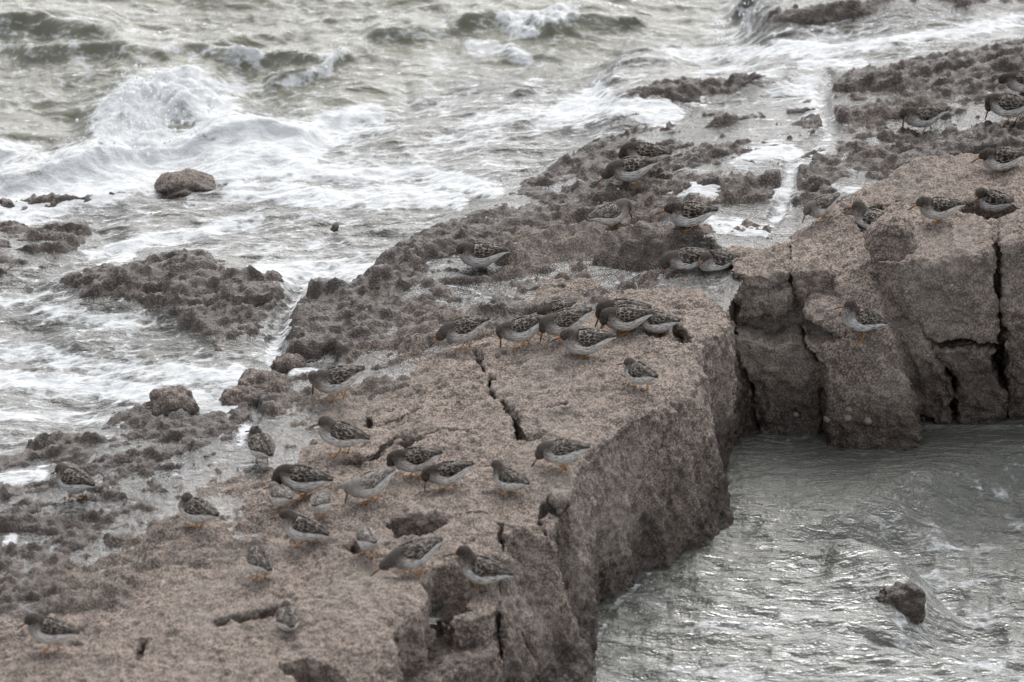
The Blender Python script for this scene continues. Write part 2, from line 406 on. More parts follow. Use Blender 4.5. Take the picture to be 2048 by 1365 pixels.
FOAM = [
 ([(30,400),(130,378),(250,340),(330,318),(440,310),(590,298)], 42, 1.4), ([(410,255),(500,262),(600,275)], 30, 1.1), ([(100,345),(180,320),(260,300)], 34, 1.2), ([(235,250),(290,200),(380,185),(430,220)], 46, 1.2),
 ([(180,365),(275,265),(330,330)], 46, 1.45), ([(-20,300),(60,325)], 30, .95), ([(0,355),(70,385)], 26, .85), ([(0,410),(200,395)], 20, .7),
 ([(420,325),(600,315),(650,260),(740,235)], 30, 1.15), ([(570,165),(650,140),(680,105)], 12, .85), ([(470,112),(510,116)], 14, .95),
 ([(330,95),(480,110),(560,165)], 7, .5), ([(440,240),(480,180),(470,140)], 16, .7), ([(620,330),(760,330),(880,345)], 26, .6),
 ([(380,352),(560,345),(720,352),(860,352),(980,378)], 17, 1.05), ([(470,385),(650,398),(800,392),(910,400)], 20, 1.0),
 ([(180,510),(300,485),(430,455),(520,440)], 13, .9), ([(520,545),(640,535),(770,552)], 24, .95), ([(480,505),(640,485),(720,500)], 14, .6),
 ([(200,540),(260,510)], 14, .8), ([(600,600),(545,690),(555,745)], 12, .78), ([(590,742),(650,752)], 12, 0.9), ([(540,560),(700,585)], 14, .7),
 ([(-20,605),(120,625),(260,655)], 16, .75), ([(-20,690),(200,730),(360,765)], 22, .7), ([(-20,765),(150,770),(310,795)], 24, 1.0),
 ([(200,735),(330,745)], 16, .8), ([(330,735),(470,765),(482,745)], 16, 1.0), ([(370,800),(470,812)], 22, 0.9), ([(-20,835),(150,838),(270,845)], 12, .8),
 ([(-20,965),(85,948)], 15, 0.82), ([(-20,1088),(22,1080)], 12, 0.9), ([(500,855),(488,885)], 9, 0.82), ([(395,850),(385,880)], 10, .8),
 ([(780,380),(880,300),(1000,250),(1120,215)], 30, .62), ([(1130,225),(1200,190),(1235,215),(1330,225)], 26, 1.0),
 ([(1000,42),(1080,38),(1150,22)], 14, .95), ([(1015,62),(1060,66)], 10, .9), ([(940,95),(1020,100),(1050,125)], 15, .85),
 ([(960,240),(1060,235),(1200,250)], 16, .7), ([(1340,105),(1480,108),(1620,106),(1750,92),(1900,66),(2060,42)], 14, .84),
 ([(1560,95),(1640,100)], 16, 1.05), ([(1600,126),(1720,128)], 12, .8), ([(1400,145),(1560,140)], 12, .7), ([(1240,215),(1400,195)], 12, .7),
 ([(1560,180),(1640,170),(1625,215)], 20, .75), ([(1650,165),(1638,225),(1665,275),(1590,340),(1577,395),(1562,440),(1528,462)], 11, .66),
 ([(1480,325),(1555,300),(1585,310)], 20, .92), ([(1340,372),(1450,382),(1570,392)], 16, .92), ([(1430,450),(1530,465)], 14, .98),
 ([(1640,372),(1745,388)], 6, .8), ([(1480,5),(1500,60)], 14, .6), ([(1440,50),(1470,75)], 18, .6), ([(880,560),(980,590)], 5, .5)]
WH = 0.0085
xs = np.arange(-2.8, 2.8, WH); ys = np.arange(-2.4, 12.0, WH*1.3)
ys = ys[(ys < 6.3)]
X, Y = np.meshgrid(xs, ys, indexing='ij')
B2, U2, V2, E2, G2, GD2 = shelf_fields(X, Y)
WETTER = [(1420,378,.022),(1530,312,.026),(1620,220,.010),(1560,425,.030),(1480,452,.024),(1300,400,.002),(1750,250,.004),(1900,300,-.004),(1950,150,.0),(1800,120,.006),(2000,230,-.002),
 (1100,430,-.004),(1000,470,-.002),(900,480,-.006),(780,560,-.004),(700,640,.0),(850,590,.004),(820,680,.006),(1250,460,-.004),(1200,340,-.002),(1400,210,.002),(1300,280,.004),
 (200,900,.001),(100,1000,.002),(300,960,.003),(400,880,.0),(450,960,.0),(50,1100,-.006),(250,1080,-.004),(150,860,.002),(330,830,-.008),(250,560,-.002),(420,640,.002),(520,600,.004),(350,690,.002),(100,500,-.002),(1600,40,.014),(1400,190,.010),(1250,215,.012)]
off = idw(U2, V2, WETTER, 50)
film = B2 + 0.020*(1-E2) + (0.047+off)*E2 - 0.012*G2
film = film - .055*sstep(6, -14, poly_sd(U2, V2, [(1185,548),(1230,520),(1310,498),(1420,515),(1445,545),(1400,552),(1330,570),(1290,568),(1210,552)]))
film = film + 0.008*E2*fbm(X*1.6+9, Y*1.6, 0*X, 2, 88) + 0.005*fbm(X*4, Y*8, 0*X, 3, 90)
seaw = sstep(.22, .06, B2)
zs = np.full(X.shape, .2); u = None
for _ in range(4):
    u, v = proj(X, Y, zs)
    bh = np.zeros(X.shape)
    wu = u + 20*fbm(X*4, Y*2.5, 0*X, 3, 15); wv = v + 10*fbm(X*4, Y*2.5, 0*X+3, 3, 19)
    for pl, hw, hh in BUMPS:
        d = line_d(wu, wv, pl)/hw; bh = np.maximum(bh, hh*np.exp(-d*d*1.3))
    zs = .5*zs + .5*(.2+bh)
chop = 0.035*ridged(X*1.6+.5*Y, Y*3.0, 0*X, 3, 101) + 0.020*ridged(X*5+Y, Y*9, 0*X, 3, 111) + 0.020*fbm(X*2.5, Y*2.5, 0*X, 3, 121)
sea = .20 + bh*.66 + chop*.85
film2 = film + (1-E2)*(0.016*ridged(X*4+Y, Y*9, 0*X, 3, 131)) + bh*0.5*(1-seaw)*(1-E2)
Wz = film2*(1-seaw) + sea*seaw
Wz = np.where(seaw < 1, np.maximum(Wz, np.minimum(film2, .5)*(1-seaw)+sea*seaw), Wz)
u, v = proj(X, Y, Wz)
fo = np.zeros(X.shape)
wu = u + 16*fbm(X*5, Y*3, 0*X, 3, 25); wv = v + 9*fbm(X*5, Y*3, 0*X+3, 3, 29)
for pl, hw, it in FOAM:
    d = line_d(wu, wv, pl); fo = np.maximum(fo, it*sstep(hw*2.0, hw*.25, d))
fo = np.maximum(fo, 0.26*seaw + 0.34*(1-seaw)*(1-.62*E2) + 0.12*fbm(X*3, Y*5, 0*X, 3, 35))
froth = fo*sstep(.5, 1, fo)
Wz = Wz + froth*(0.012+0.03*seaw)*(0.5+fbm(X*14, Y*14, 0*X, 4, 45, .6)) 
pts = np.stack([X, Y, Wz], -1).reshape(-1, 3)
f = grid_faces(len(xs), len(ys))
gone = (poly_sd(X, Y, CHAN) < -.02).ravel()
f = f[~gone[f].any(1)]
me = make_mesh('sea', pts, f)
attr(me, 'foam', fo.ravel()*1.02); attr(me, 'depth', np.clip(0.25*(1-E2)+seaw, 0, 1).ravel())
struct(link('sea', me, M_SEA)); BVH_WATER = (pts, f)

# ------------------------------------------------------------------ rock ledge (the big block), from a distance field
A_TOP = [(1465,562),(1474,630),(1410,680),(1390,735),(1358,790),(1258,850),(1180,915),(1155,985),(1142,1003),(1100,1000),(1094,1047),(1010,1075),
 (1003,1100),(930,1143),(868,1150),(858,1233),(787,1245),(800,1300),(822,1365),(840,1520),(-300,1520),(-300,1150),(0,1130),(200,1010),(420,880),(480,800),
 (600,730),(750,650),(850,560),(980,515),(1180,515),(1200,545),(1400,548)]
A_BASE = [(1500,850),(1450,895),(1432,960),(1447,1050),(1385,1090),(1305,1150),(1215,1225),(1195,1290),(1165,1365),(1100,1440),(1010,1460),(900,1530),(830,1560),(840,1800),
 (-300,1800),(-300,1400),(0,1400),(400,1150),(600,1000),(850,830),(980,760),(1180,760),(1400,800)]
A_Z = [(1450,590,.52),(1380,700,.57),(1200,800,.60),(1150,950,.60),(1050,1040,.60),(900,1130,.6),(800,1230,.6),(600,1300,.58),(300,1330,.56),(50,1340,.55),
 (1300,600,.54),(1100,700,.58),(950,750,.57),(900,900,.58),(700,1000,.57),(700,800,.52),(800,690,.49),(930,640,.49),(1000,560,.49),(1150,540,.5),(560,850,.49),
 (500,960,.5),(350,1050,.5),(200,1130,.49),(100,1200,.5),(0,1260,.5),(450,880,.38),(250,1020,.40),(100,1100,.40),(0,1180,.42),(520,790,.40),(700,720,.43),
 (850,630,.42),(900,560,.41),(700,1450,.5),(1200,545,.5),(1400,560,.52)]
AH = 0.0068
xa = np.arange(-2.4, 1.02, AH); ya = np.arange(-3.55, 1.25, AH); za = np.arange(-0.12, 0.74, AH)
XA, YA = np.meshgrid(xa, ya, indexing='ij')
def top_z(x, y, ctrl, z0=.55, it=5):
    z = np.full(x.shape, z0)
    for _ in range(it):
        u, v = proj(x, y, z); z = .4*z+.6*idw(u, v, ctrl)
    return z
TZ = top_z(XA, YA, A_Z)
TZ = TZ + 0.016*fbm(XA*2.2, YA*2.2, 0*XA, 3, 201) + 0.024*fbm(XA*6, YA*5, 0*XA, 3, 205) + .014*(ridged(XA*3.3+.4*YA, YA*2.2, 0*XA, 2, 207)-.4)
wx = XA + 0.03*fbm(XA*5, YA*5, 0*XA, 3, 211); wy = YA + 0.03*fbm(XA*5, YA*5, 0*XA+5, 3, 215)
DT = poly_sd(wx, wy, Pxy(A_TOP, .58)); DB = poly_sd(wx, wy, Pxy(A_BASE, 0.0))
# extra stone under the standing bird at the front edge, with its own top
F3 = [(883,1248),(905,1205),(957,1176),(1004,1170),(1014,1196),(1000,1216),(940,1240)]
F3B = [(900,1490),(960,1420),(1060,1400),(1100,1440),(1030,1500),(950,1530)]
D3 = poly_sd(wx, wy, Pxy(F3, .50)); D3B = poly_sd(wx, wy, Pxy(F3B, 0.0))
DF = poly_sd(wx, wy, Pxy([(790,1240),(868,1155),(950,1150),(1000,1175),(1004,1255),(950,1280),(890,1300),(850,1400),(800,1330)], .5))
CRACK = [ # polyline px (on the top), half width m, depth m
 ([(955,700),(968,735),(985,760)], .010, .10), ([(985,790),(1010,815),(1030,850),(1050,885),(1075,880)], .013, .14), ([(1050,880),(1072,888)], .022, .16), ([(930,630),(940,665),(955,700)], .004, .03), ([(985,758),(978,775),(986,792)], .005, .04), ([(700,908),(630,925),(560,940)], .004, .025), ([(832,888),(900,872),(960,878)], .004, .03), ([(1072,885),(1130,905)], .004, .04), ([(760,826),(850,815)], .004, .025), ([(560,1210),(650,1195)], .004, .03), ([(900,1052),(990,1040)], .004, .03),
 ([(1105,830),(1140,826)], .010, .08), ([(735,800),(738,828),(760,826)], .008, .05), ([(700,905),(745,900),(790,870),(830,890)], .012, .10), ([(700,908),(715,912)], .02, .12),
 ([(285,1310),(292,1270)], .010, .08), ([(1008,1060),(1004,1110),(1000,1190)], .006, .6), ([(1098,1005),(1090,1060)], .004, .5),
 ([(600,770),(540,800),(500,830)], .012, .08), ([(1380,690),(1350,650)], .02, .25), ([(870,1170),(900,1200),(880,1240)], .018, .2)]
HOLES = [ # polygon px, depth
 ([(775,1050),(830,1043),(900,1052),(885,1066),(835,1082),(800,1078)], .13), ([(415,1232),(470,1222),(560,1208),(568,1222),(480,1240),(470,1232),(425,1243)], .10),
 ([(550,1345),(600,1325),(680,1345),(690,1370),(600,1372)], .10), ([(690,1092),(712,1080),(722,1105),(700,1110)], .06), ([(1290,660),(1330,668),(1325,680),(1290,674)], .10),
 ([(868,1152),(945,1150),(950,1180),(905,1200),(884,1250),(862,1245)], .15), ([(0,1105),(45,1100),(50,1150),(100,1130),(105,1150),(60,1180),(0,1200)], .09),
 ([(790,890),(830,880),(845,892),(810,903)], .05)]
cf = [(line_d(wx, wy, Pxy(p, .56))-hw, dp) for p, hw, dp in CRACK] + [(poly_sd(wx, wy, Pxy(p, .56)), dp) for p, dp in HOLES]
FA = np.empty((len(xa), len(ya), len(za)), np.float32)
TFLOOR = np.full(XA.shape, 9.0)
for k, z in enumerate(za):
    t = np.clip(z/.58, 0, 1)
    d = DB*(1-t)+DT*t
    fk = smax(z-TZ, d, .055)
    d3 = D3B*(1-t)+D3*np.minimum(t*1.15, 1)
    fk = smin(fk, smax(z-(.50+.02*fbm(XA*4, YA*4, 0, 2, 7)), D3B*(1-min(z/.5, 1))+D3*min(max(z, 0)/.5, 1), .03), .012)
    fk = smin(fk, smax(z-.40-.02*fbm(XA*5, YA*5, 0, 2, 8), DF, .04), .012)
    for dc, dp in cf:
        fk = smax(fk, -smax(dc, (TZ-dp)-z, .012), .014)
    FA[:, :, k] = fk
va, fa = surface_nets(FA, np.array([xa[0], ya[0], za[0]]), AH)
del FA
def weather(v, f, seed, big=.012):
    n = vnormals(v, f)
    st_ = sstep(.8, .4, n[:, 2])
    d = big*fbm(v[:, 0]*7, v[:, 1]*7, v[:, 2]*7, 3, seed) + (.006+.006*st_)*fbm(v[:, 0]*28, v[:, 1]*28, v[:, 2]*28, 2, seed+9)
    d = d + (.45-worley(v, .019, seed))*.0125 - .007*sstep(.25, .6, vnoise(v[:, 0]*38, v[:, 1]*38, v[:, 2]*38, seed+31))
    return v + n*d[:, None], n
na_ = vnormals(va, fa); stp = sstep(.80, .40, na_[:, 2])
ix = np.clip(np.round((va[:, 0]-xa[0])/AH).astype(int), 0, len(xa)-1); iy = np.clip(np.round((va[:, 1]-ya[0])/AH).astype(int), 0, len(ya)-1)
tv = np.clip(va[:, 2]/.58, 0, 1); stp = stp*sstep(-.075, -.035, DB[ix, iy]*(1-tv)+DT[ix, iy]*tv)
blk = np.round(fbm(va[:, 0]*2.6+va[:, 1]*2.6, va[:, 2]*1.6, 0, 2, 291)*5)/5
va = va + na_*(stp*(.045*fbm(va[:, 0]*3.2, va[:, 1]*3.2, va[:, 2]*2.0, 3, 293)+.022*ridged(va[:, 0]*7, va[:, 1]*7, va[:, 2]*3.5, 3, 295)-.012+.035*blk))[:, None]
va, na_ = weather(va, fa, 301)
me = make_mesh('rock_ledge', va, fa)
low = sstep(.34, .10, va[:, 2]+.22*fbm(va[:, 0]*3, va[:, 1]*3, va[:, 2]*2, 3, 311))
sh_here = sstep(.485, .445, va[:, 2]+.03*fbm(va[:, 0]*4, va[:, 1]*4, 0, 3, 315))*sstep(.5, .8, na_[:, 2])
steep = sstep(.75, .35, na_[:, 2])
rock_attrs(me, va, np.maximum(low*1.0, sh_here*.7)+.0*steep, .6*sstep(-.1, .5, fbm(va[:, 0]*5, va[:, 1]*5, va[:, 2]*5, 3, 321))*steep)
struct(link('rock_ledge', me, M_ROCK)); BVH_PARTS.append((va, fa))

# ------------------------------------------------------------------ rock outcrop on the right (jointed blocks)
def z6(p): return (1348+p[0]/2.926, 440+p[1]/2.926)
YB = P(1900, 832, 0)[1]
CORE = [(1432,562),(1570,545),(1640,530),(1800,520),(2100,495),(2330,480),(2330,320),(2048,322),(1860,332),(1792,356),(1690,400),(1560,455),(1525,478),(1470,505)]
B_Z = [(1440,545,.50),(1480,530,.50),(1540,500,.52),(1600,470,.56),(1700,440,.60),(1800,400,.62),(1900,370,.63),(2048,350,.63),(1850,500,.62),(2048,480,.62),(1650,525,.56),(1580,535,.52),(2300,400,.63)]
FACES = [ # outline in photo, front plane offset from YB (m), lean (dy/dz)
 ([(308,340),(500,318),(660,292),(658,388),(590,440),(430,452),(356,505)], -.02, .05),
 ([(362,512),(430,456),(595,444),(665,388),(692,430),(738,572),(600,585),(380,620)], -.08, .12),
 ([(676,300),(740,278),(880,268),(948,320),(958,430),(900,472),(790,492),(748,560),(692,420)], -.035, .05),
 ([(955,345),(1060,245),(1128,232),(1238,560),(1274,640),(1300,715),(1000,705),(820,650),(752,580),(800,498),(880,482),(962,440)], -.85, 1.45),
 ([(775,735),(860,755),(1050,690),(1296,700),(1338,800),(1412,1050),(1468,1312),(1300,1420),(900,1400),(888,1180),(858,900)], -.28, .08),
 ([(372,690),(600,748),(775,722),(862,900),(892,1180),(900,1380),(480,1350),(468,1160),(398,900)], -.17, .12),
 ([(1146,290),(1340,258),(1500,228),(1892,186),(1908,742),(1650,748),(1482,668),(1440,612),(1258,600),(1200,420)], -.05, .06),
 ([(1262,616),(1438,624),(1466,682),(1562,830),(1648,1000),(1648,1240),(1430,1200),(1346,760)], -.09, .10),
 ([(1492,690),(1650,762),(1888,764),(1948,1240),(1668,1250),(1652,985)], -.07, .10),
 ([(1920,150),(2060,90),(2700,40),(2700,1250),(1956,1250),(1912,760)], -.045, .06),
 ([(1150,130),(1190,50),(1270,5),(1390,5),(1415,100),(1402,190),(1330,246),(1160,258),(1136,190)], -.11, .10)]
BH = 0.0075
xb = np.arange(.62, 2.25, BH); yb = np.arange(YB-.48, YB+1.55, BH); zb = np.arange(-.14, .80, BH)
XB, YBg = np.meshgrid(xb, yb, indexing='ij')
TB = top_z(XB, YBg, B_Z, .58) + .018*fbm(XB*2.5, YBg*2.5, 0*XB, 3, 401) + .012*fbm(XB*8, YBg*8, 0*XB, 2, 405)
wx = XB+.03*fbm(XB*5, YBg*5, 0*XB, 3, 411); wy = YBg+.03*fbm(XB*5, YBg*5, 0*XB+5, 3, 415)
DC = poly_sd(wx, wy, Pxy(CORE, .58))
front = (YB+.0)-YBg
pools = [(poly_sd(wx, wy, Pxy([(1720,425),(1760,418),(1770,440),(1760,470),(1728,468)], .6)), .16), (poly_sd(wx, wy, Pxy([(1920,400),(1990,395),(2070,420),(2040,430),(1980,432),(1930,420)], .63)), .10),
         (line_d(wx, wy, Pxy([(1690,425),(1740,418),(1800,405)], .6))-.010, .08)]
fx, fzp = np.meshgrid(xb, zb, indexing='ij')
nx2 = fx+.026*fbm(fx*11, fzp*11, 0*fx, 4, 421, .6); nz2 = fzp+.026*fbm(fx*11, fzp*11, 0*fx+4, 4, 425, .6)
faces3 = []
for pl, off, k in FACES:
    y0 = YB+off; q = []
    for p in pl:
        u, v = z6(p); d = ray(u, v)
        t = (y0 + k*0 - CAM[1] + k*CAM[2])/(d[1]-k*d[2])
        w3 = CAM+d*t; q.append((w3[0], w3[2]))
    faces3.append((poly_sd(nx2, nz2, q), y0, k, .28 if pl[0] != (1150,130) else .06))
FB = np.empty((len(xb), len(yb), len(zb)), np.float32)
for kz, z in enumerate(zb):
    core_front = (YB+.030+.04*min(max(z, 0), .6)) - YBg + .012*fbm(XB*6, YBg*0+z*6, 0*XB, 2, 431)
    fk = smax(smax(z-TB, DC, .05), core_front, .03)
    for sdp, y0, k, dep3 in faces3:
        yf = y0+k*z
        col = sdp[:, kz][:, None]
        fr_ = (yf-YBg)/math.sqrt(1+k*k)
        blk = smax(smax(col+.0035, fr_, .03), YBg-(YB+dep3), .03)
        fk = smin(fk, blk, .012)
    for dc, dp in pools: fk = smax(fk, -smax(dc, (TB-dp)-z, .012), .014)
    FB[:, :, kz] = fk
vb, fb = surface_nets(FB, np.array([xb[0], yb[0], zb[0]]), BH)
del FB
nb_ = vnormals(vb, fb); stp = sstep(.85, .45, nb_[:, 2])
vb = vb + nb_*(stp*(.030*fbm(vb[:, 0]*4, vb[:, 1]*4, vb[:, 2]*4, 3, 433)+.020*ridged(vb[:, 0]*8, vb[:, 1]*8, vb[:, 2]*6, 3, 435)-.010))[:, None]
vb, nb_ = weather(vb, fb, 441, .014)
me = make_mesh('rock_outcrop', vb, fb)
low = sstep(.36, .10, vb[:, 2]+.26*fbm(vb[:, 0]*3, vb[:, 1]*3, vb[:, 2]*2, 3, 451))
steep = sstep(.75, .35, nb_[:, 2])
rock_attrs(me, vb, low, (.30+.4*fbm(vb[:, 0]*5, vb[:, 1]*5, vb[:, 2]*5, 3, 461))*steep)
struct(link('rock_outcrop', me, M_ROCK)); BVH_PARTS.append((vb, fb))

# ------------------------------------------------------------------ channel water
FALL = [(1250,1420),(1700,1330),(1700,1262),(1790,1232),(1832,1180),(1790,1125),(1700,1085),(1560,1092)]
xs = np.arange(-.1, 2.7, .0085); ys = np.arange(-4.4, YB+.45, .010)
X, Y = np.meshgrid(xs, ys, indexing='ij')
u, v = proj(X, Y, 0*X)
lip = [(1560,1095),(1680,1090),(1770,1115),(1822,1165),(1815,1200),(1775,1235),(1690,1262),(1760,1290),(1900,1330),(2100,1420)]
LX = Pxy(lip, 0.0)
d = line_d(X+.02*fbm(X*6, Y*6, 0*X, 2, 501), Y, LX)
pool = poly_sd(X+.03*fbm(X*5, Y*5, 0*X, 2, 505), Y, Pxy([(1600,1070),(1700,1085),(1790,1120),(1840,1175),(1790,1240),(1720,1262),(1800,1290),(1950,1345),(2150,1430),(2700,1400),(2700,850),(2000,900),(1800,980)], 0.0))
low = sstep(.06, -.17, pool)
turb = low*sstep(-1.3, -.1, pool)
flow = .012*fbm(X*2.0, Y*2.2, 0*X, 3, 511)
a = X*math.cos(R(-24))+Y*math.sin(R(-24)); b = -X*math.sin(R(-24))+Y*math.cos(R(-24))
ripp = .010*ridged(a*2.2, b*7, 0*a, 3, 521) + .015*ridged(X*5, Y*11, 0*X, 3, 525) + .006*fbm(X*11, Y*24, 0*X, 2, 527)
Z = flow + ripp*(1-.3*low) - .15*low + turb*(.024*fbm(X*6, Y*7, 0*X, 4, 531, .6)+.012*ridged(X*9, Y*11, 0*X, 2, 535))
Z = Z + .035*np.exp(-(line_d(u, v, [(1790,1000),(1880,1030)])/34)**2) + .05*np.exp(-(line_d(u, v, [(1700,1120),(1810,1175)])/40)**2)*(1-low)
calm = sstep(130, 10, line_d(u, v, [(1480,880),(1700,905),(1850,870),(2060,850)]))
Z = Z*(1-.5*calm)
pts = np.stack([X, Y, Z], -1).reshape(-1, 3); f = grid_faces(len(xs), len(ys))
fo = .02+.16*fbm(a*2.5, b*7, 0*a, 3, 541)
fo = np.maximum(fo, turb*(.27+.40*fbm(X*6, Y*8, 0*X, 3, 545)))
for pl, hw, it in [([(1795,1000),(1770,1020)], 22, .38), ([(1830,1110),(1900,1060),(1860,1140)], 34, .46), ([(1840,1190),(1800,1250),(1850,1260)], 24, .36), ([(1950,1255),(2000,1265)], 18, .6),
                   ([(1380,1260),(1500,1250),(1640,1242)], 9, .62), ([(1340,1345),(1500,1350)], 20, .6), ([(1445,1065),(1390,1095),(1310,1155),(1215,1232),(1190,1300)], 5, .5), ([(1920,935),(1960,942)], 8, .55)]:
    fo = np.maximum(fo, it*sstep(hw*1.6, hw*.3, line_d(u+14*fbm(X*6, Y*6, 0*X, 2, 551), v+8*fbm(X*6, Y*6, 0*X+3, 2, 555), pl)))
me = make_mesh('channel_water', pts, f)
attr(me, 'foam', fo.ravel()*.9); attr(me, 'depth', np.ones(X.size))
struct(link('channel_water', me, M_CHAN))

# sea bed under everything, so that no gap opens below the water
bedx, bedy = np.meshgrid(np.linspace(-60, 60, 60), np.linspace(-30, 120, 60), indexing='ij')
bed = np.stack([bedx, bedy, -0.35+0*bedx], -1).reshape(-1, 3)
me = make_mesh('sea_bed', bed, grid_faces(60, 60)); rock_attrs(me, bed, np.ones(len(bed)), np.zeros(len(bed)))
struct(link('sea_bed', me, M_ROCK))
# open sea running on beyond the breakers
ox, oy = np.meshgrid(np.linspace(-60, 60, 400), 6.25+np.linspace(0, 1, 400)**2*110, indexing='ij')
oz = .20+.05*ridged(ox*1.1, oy*2, 0*ox, 3, 601)
opts = np.stack([ox, oy, oz], -1).reshape(-1, 3)
me = make_mesh('open_sea', opts, grid_faces(400, 400)); attr(me, 'foam', .25+.12*fbm(opts[:, 0]*2, opts[:, 1]*3, 0, 3, 611)); attr(me, 'depth', np.ones(len(opts)))
struct(link('open_sea', me, M_SEA))
# ------------------------------------------------------------------ finding the ground under a spot of the photo
def quads_bvh(v, f): return BVHTree.FromPolygons([tuple(p) for p in v], [tuple(q) for q in f])
ROCKS = [quads_bvh(v, f) for v, f in BVH_PARTS]
def hit_pixel(u, v):
    o = Vector(CAM); d = Vector(ray(u, v)).normalized(); best = None
    for b in ROCKS:
        loc, nrm, _, dist = b.ray_cast(o, d)
        if loc is not None and (best is None or dist < best[1]): best = (loc, dist, nrm)
    return best[0], best[2]
def ground(x, y, top=2.0):
    z = -9
    for b in ROCKS:
        loc, _, _, _ = b.ray_cast(Vector((x, y, top)), Vector((0, 0, -1)))
        if loc is not None: z = max(z, loc.z)
    return z

# ------------------------------------------------------------------ sandpipers
def plumage_material():
    m = NM('body_plumage')
    dors, head, us, ut, pale = (m.attr(k) for k in ('dors', 'head', 'us', 'ut', 'pale'))
    cv = m.n('CombineXYZ'); m.put(cv.inputs[0], us); m.put(cv.inputs[1], ut); m.put(cv.inputs[2], pale)
    st = m.noise(1.0, 2, 0.5, m.map(scale=(45, 300, 40), vec=cv.outputs[0])); sp = m.noise(120, 2)
    back = m.mix(m.rng(st, .35, .65), (0.018, 0.014, 0.012), (0.060, 0.048, 0.039))
    belly = m.mix(m.rng(st, .49, .60), (0.74, 0.725, 0.70), (0.22, 0.20, 0.185))
    belly = m.mix(m.math('MULTIPLY', m.rng(ut, .0, .035), 0.0), belly, belly)
    breast = m.mix(m.rng(sp, .4, .62), (0.13, 0.112, 0.10), (0.30, 0.275, 0.25))
    hd = m.mix(m.rng(sp, .35, .65), (0.032, 0.025, 0.021), (0.074, 0.060, 0.051))
    under = m.mix(m.attr('brst'), belly, breast)
    col = m.mix(dors, under, back); col = m.mix(head, col, hd)
    col = m.mix(m.math('MULTIPLY', pale, .35), col, (0.55, 0.52, 0.48))
    return m.done(m.bsdf(col, .85, m.bump(st, .25, .003), **{'Specular IOR Level': .15}))
def wing_material():
    m = NM('wing_feathers')
    us, ut, pale = (m.attr(k) for k in ('us', 'ut', 'pale'))
    cv = m.n('CombineXYZ'); m.put(cv.inputs[0], us); m.put(cv.inputs[1], ut); m.put(cv.inputs[2], pale)
    e1 = m.voro(1.0, 'DISTANCE_TO_EDGE', m.map(scale=(58, 120, 40), vec=cv.outputs[0]))
    e2 = m.voro(1.0, 'DISTANCE_TO_EDGE', m.map(scale=(16, 190, 40), vec=cv.outputs[0]))
    rear = m.rng(us, .085, .115)
    fr1 = m.rng(e1, .03, .12, 1.0, 0.0); fr2 = m.math('MULTIPLY', m.rng(e2, .02, .10, 1.0, 0.0), .75)
    n = m.noise(70, 2)
    fringe = m.math('MULTIPLY', m.mixf(rear, fr1, fr2), m.rng(n, .30, .62))
    dark = m.mix(m.rng(n, .35, .65), (0.011, 0.0085, 0.007), (0.034, 0.026, 0.021))
    edge = m.mix(pale, (0.29, 0.25, 0.212), (0.52, 0.47, 0.42))
    col = m.mix(fringe, dark, edge); col = m.mix(m.math('MULTIPLY', pale, .3), col, (0.34, 0.30, 0.27))
    line = m.math('MULTIPLY', m.rng(ut, .066, .074), m.rng(us, .05, .08)); line = m.math('MULTIPLY', line, m.rng(us, .125, .10))
    col = m.mix(m.math('MULTIPLY', line, .55), col, (0.52, 0.49, 0.46))
    return m.done(m.bsdf(col, .75, m.bump(fringe, .35, .002), **{'Specular IOR Level': .2}))
def bill_material():
    m = NM('bill_horn'); t = m.attr('us')
    return m.done(m.bsdf(m.mix(m.rng(t, .12, .62), (0.36, 0.135, 0.030), (0.035, 0.024, 0.018)), .45))
def simple(name, c, r): 
    m = NM(name); n = m.noise(160, 2)
    return m.done(m.bsdf(m.mix(n, tuple(x*.75 for x in c), tuple(x*1.2 for x in c)), r))
M_PLUM, M_WING, M_BILL = plumage_material(), wing_material(), bill_material()
M_LEG = simple('orange_leg_skin', (0.44, 0.195, 0.030), .5); M_EYE = simple('dark_eye', (0.010, 0.008, 0.007), .15)

def catmull(pts, n):
    pts = np.asarray(pts, float); m = len(pts)
    ext = np.vstack([2*pts[0]-pts[1], pts, 2*pts[-1]-pts[-2]]); out = []
    for s in np.linspace(0, m-1, n):
        i = min(int(s), m-2); t = s-i; p0, p1, p2, p3 = ext[i:i+4]
        out.append(.5*((2*p1)+(-p0+p2)*t+(2*p0-5*p1+4*p2-p3)*t*t+(-p0+3*p1-3*p2+p3)*t**3))
    return np.array(out)
def tube(path, rad, seg=7):
    path = np.asarray(path, float); vs = []; fs = []
    for i, p in enumerate(path):
        t = path[min(i+1, len(path)-1)]-path[max(i-1, 0)]; t /= np.linalg.norm(t)+1e-9
        a = np.cross(t, [0.2, 1, 0.1]); a /= np.linalg.norm(a)+1e-9; b = np.cross(t, a)
        for k in range(seg):
            an = 2*math.pi*k/seg; vs.append(p+rad[i]*(math.cos(an)*a+math.sin(an)*b))
    n = len(path)
    for i in range(n-1):
        for k in range(seg):
            k2 = (k+1) % seg; fs.append((i*seg+k, i*seg+k2, (i+1)*seg+k2, (i+1)*seg+k))
    vs.append(path[0]); vs.append(path[-1]); c0, c1 = len(vs)-2, len(vs)-1
    for k in range(seg):
        k2 = (k+1) % seg; fs.append((c0, k2, k, k)); fs.append((c1, (n-1)*seg+k, (n-1)*seg+k2, (n-1)*seg+k2))
    return vs, fs
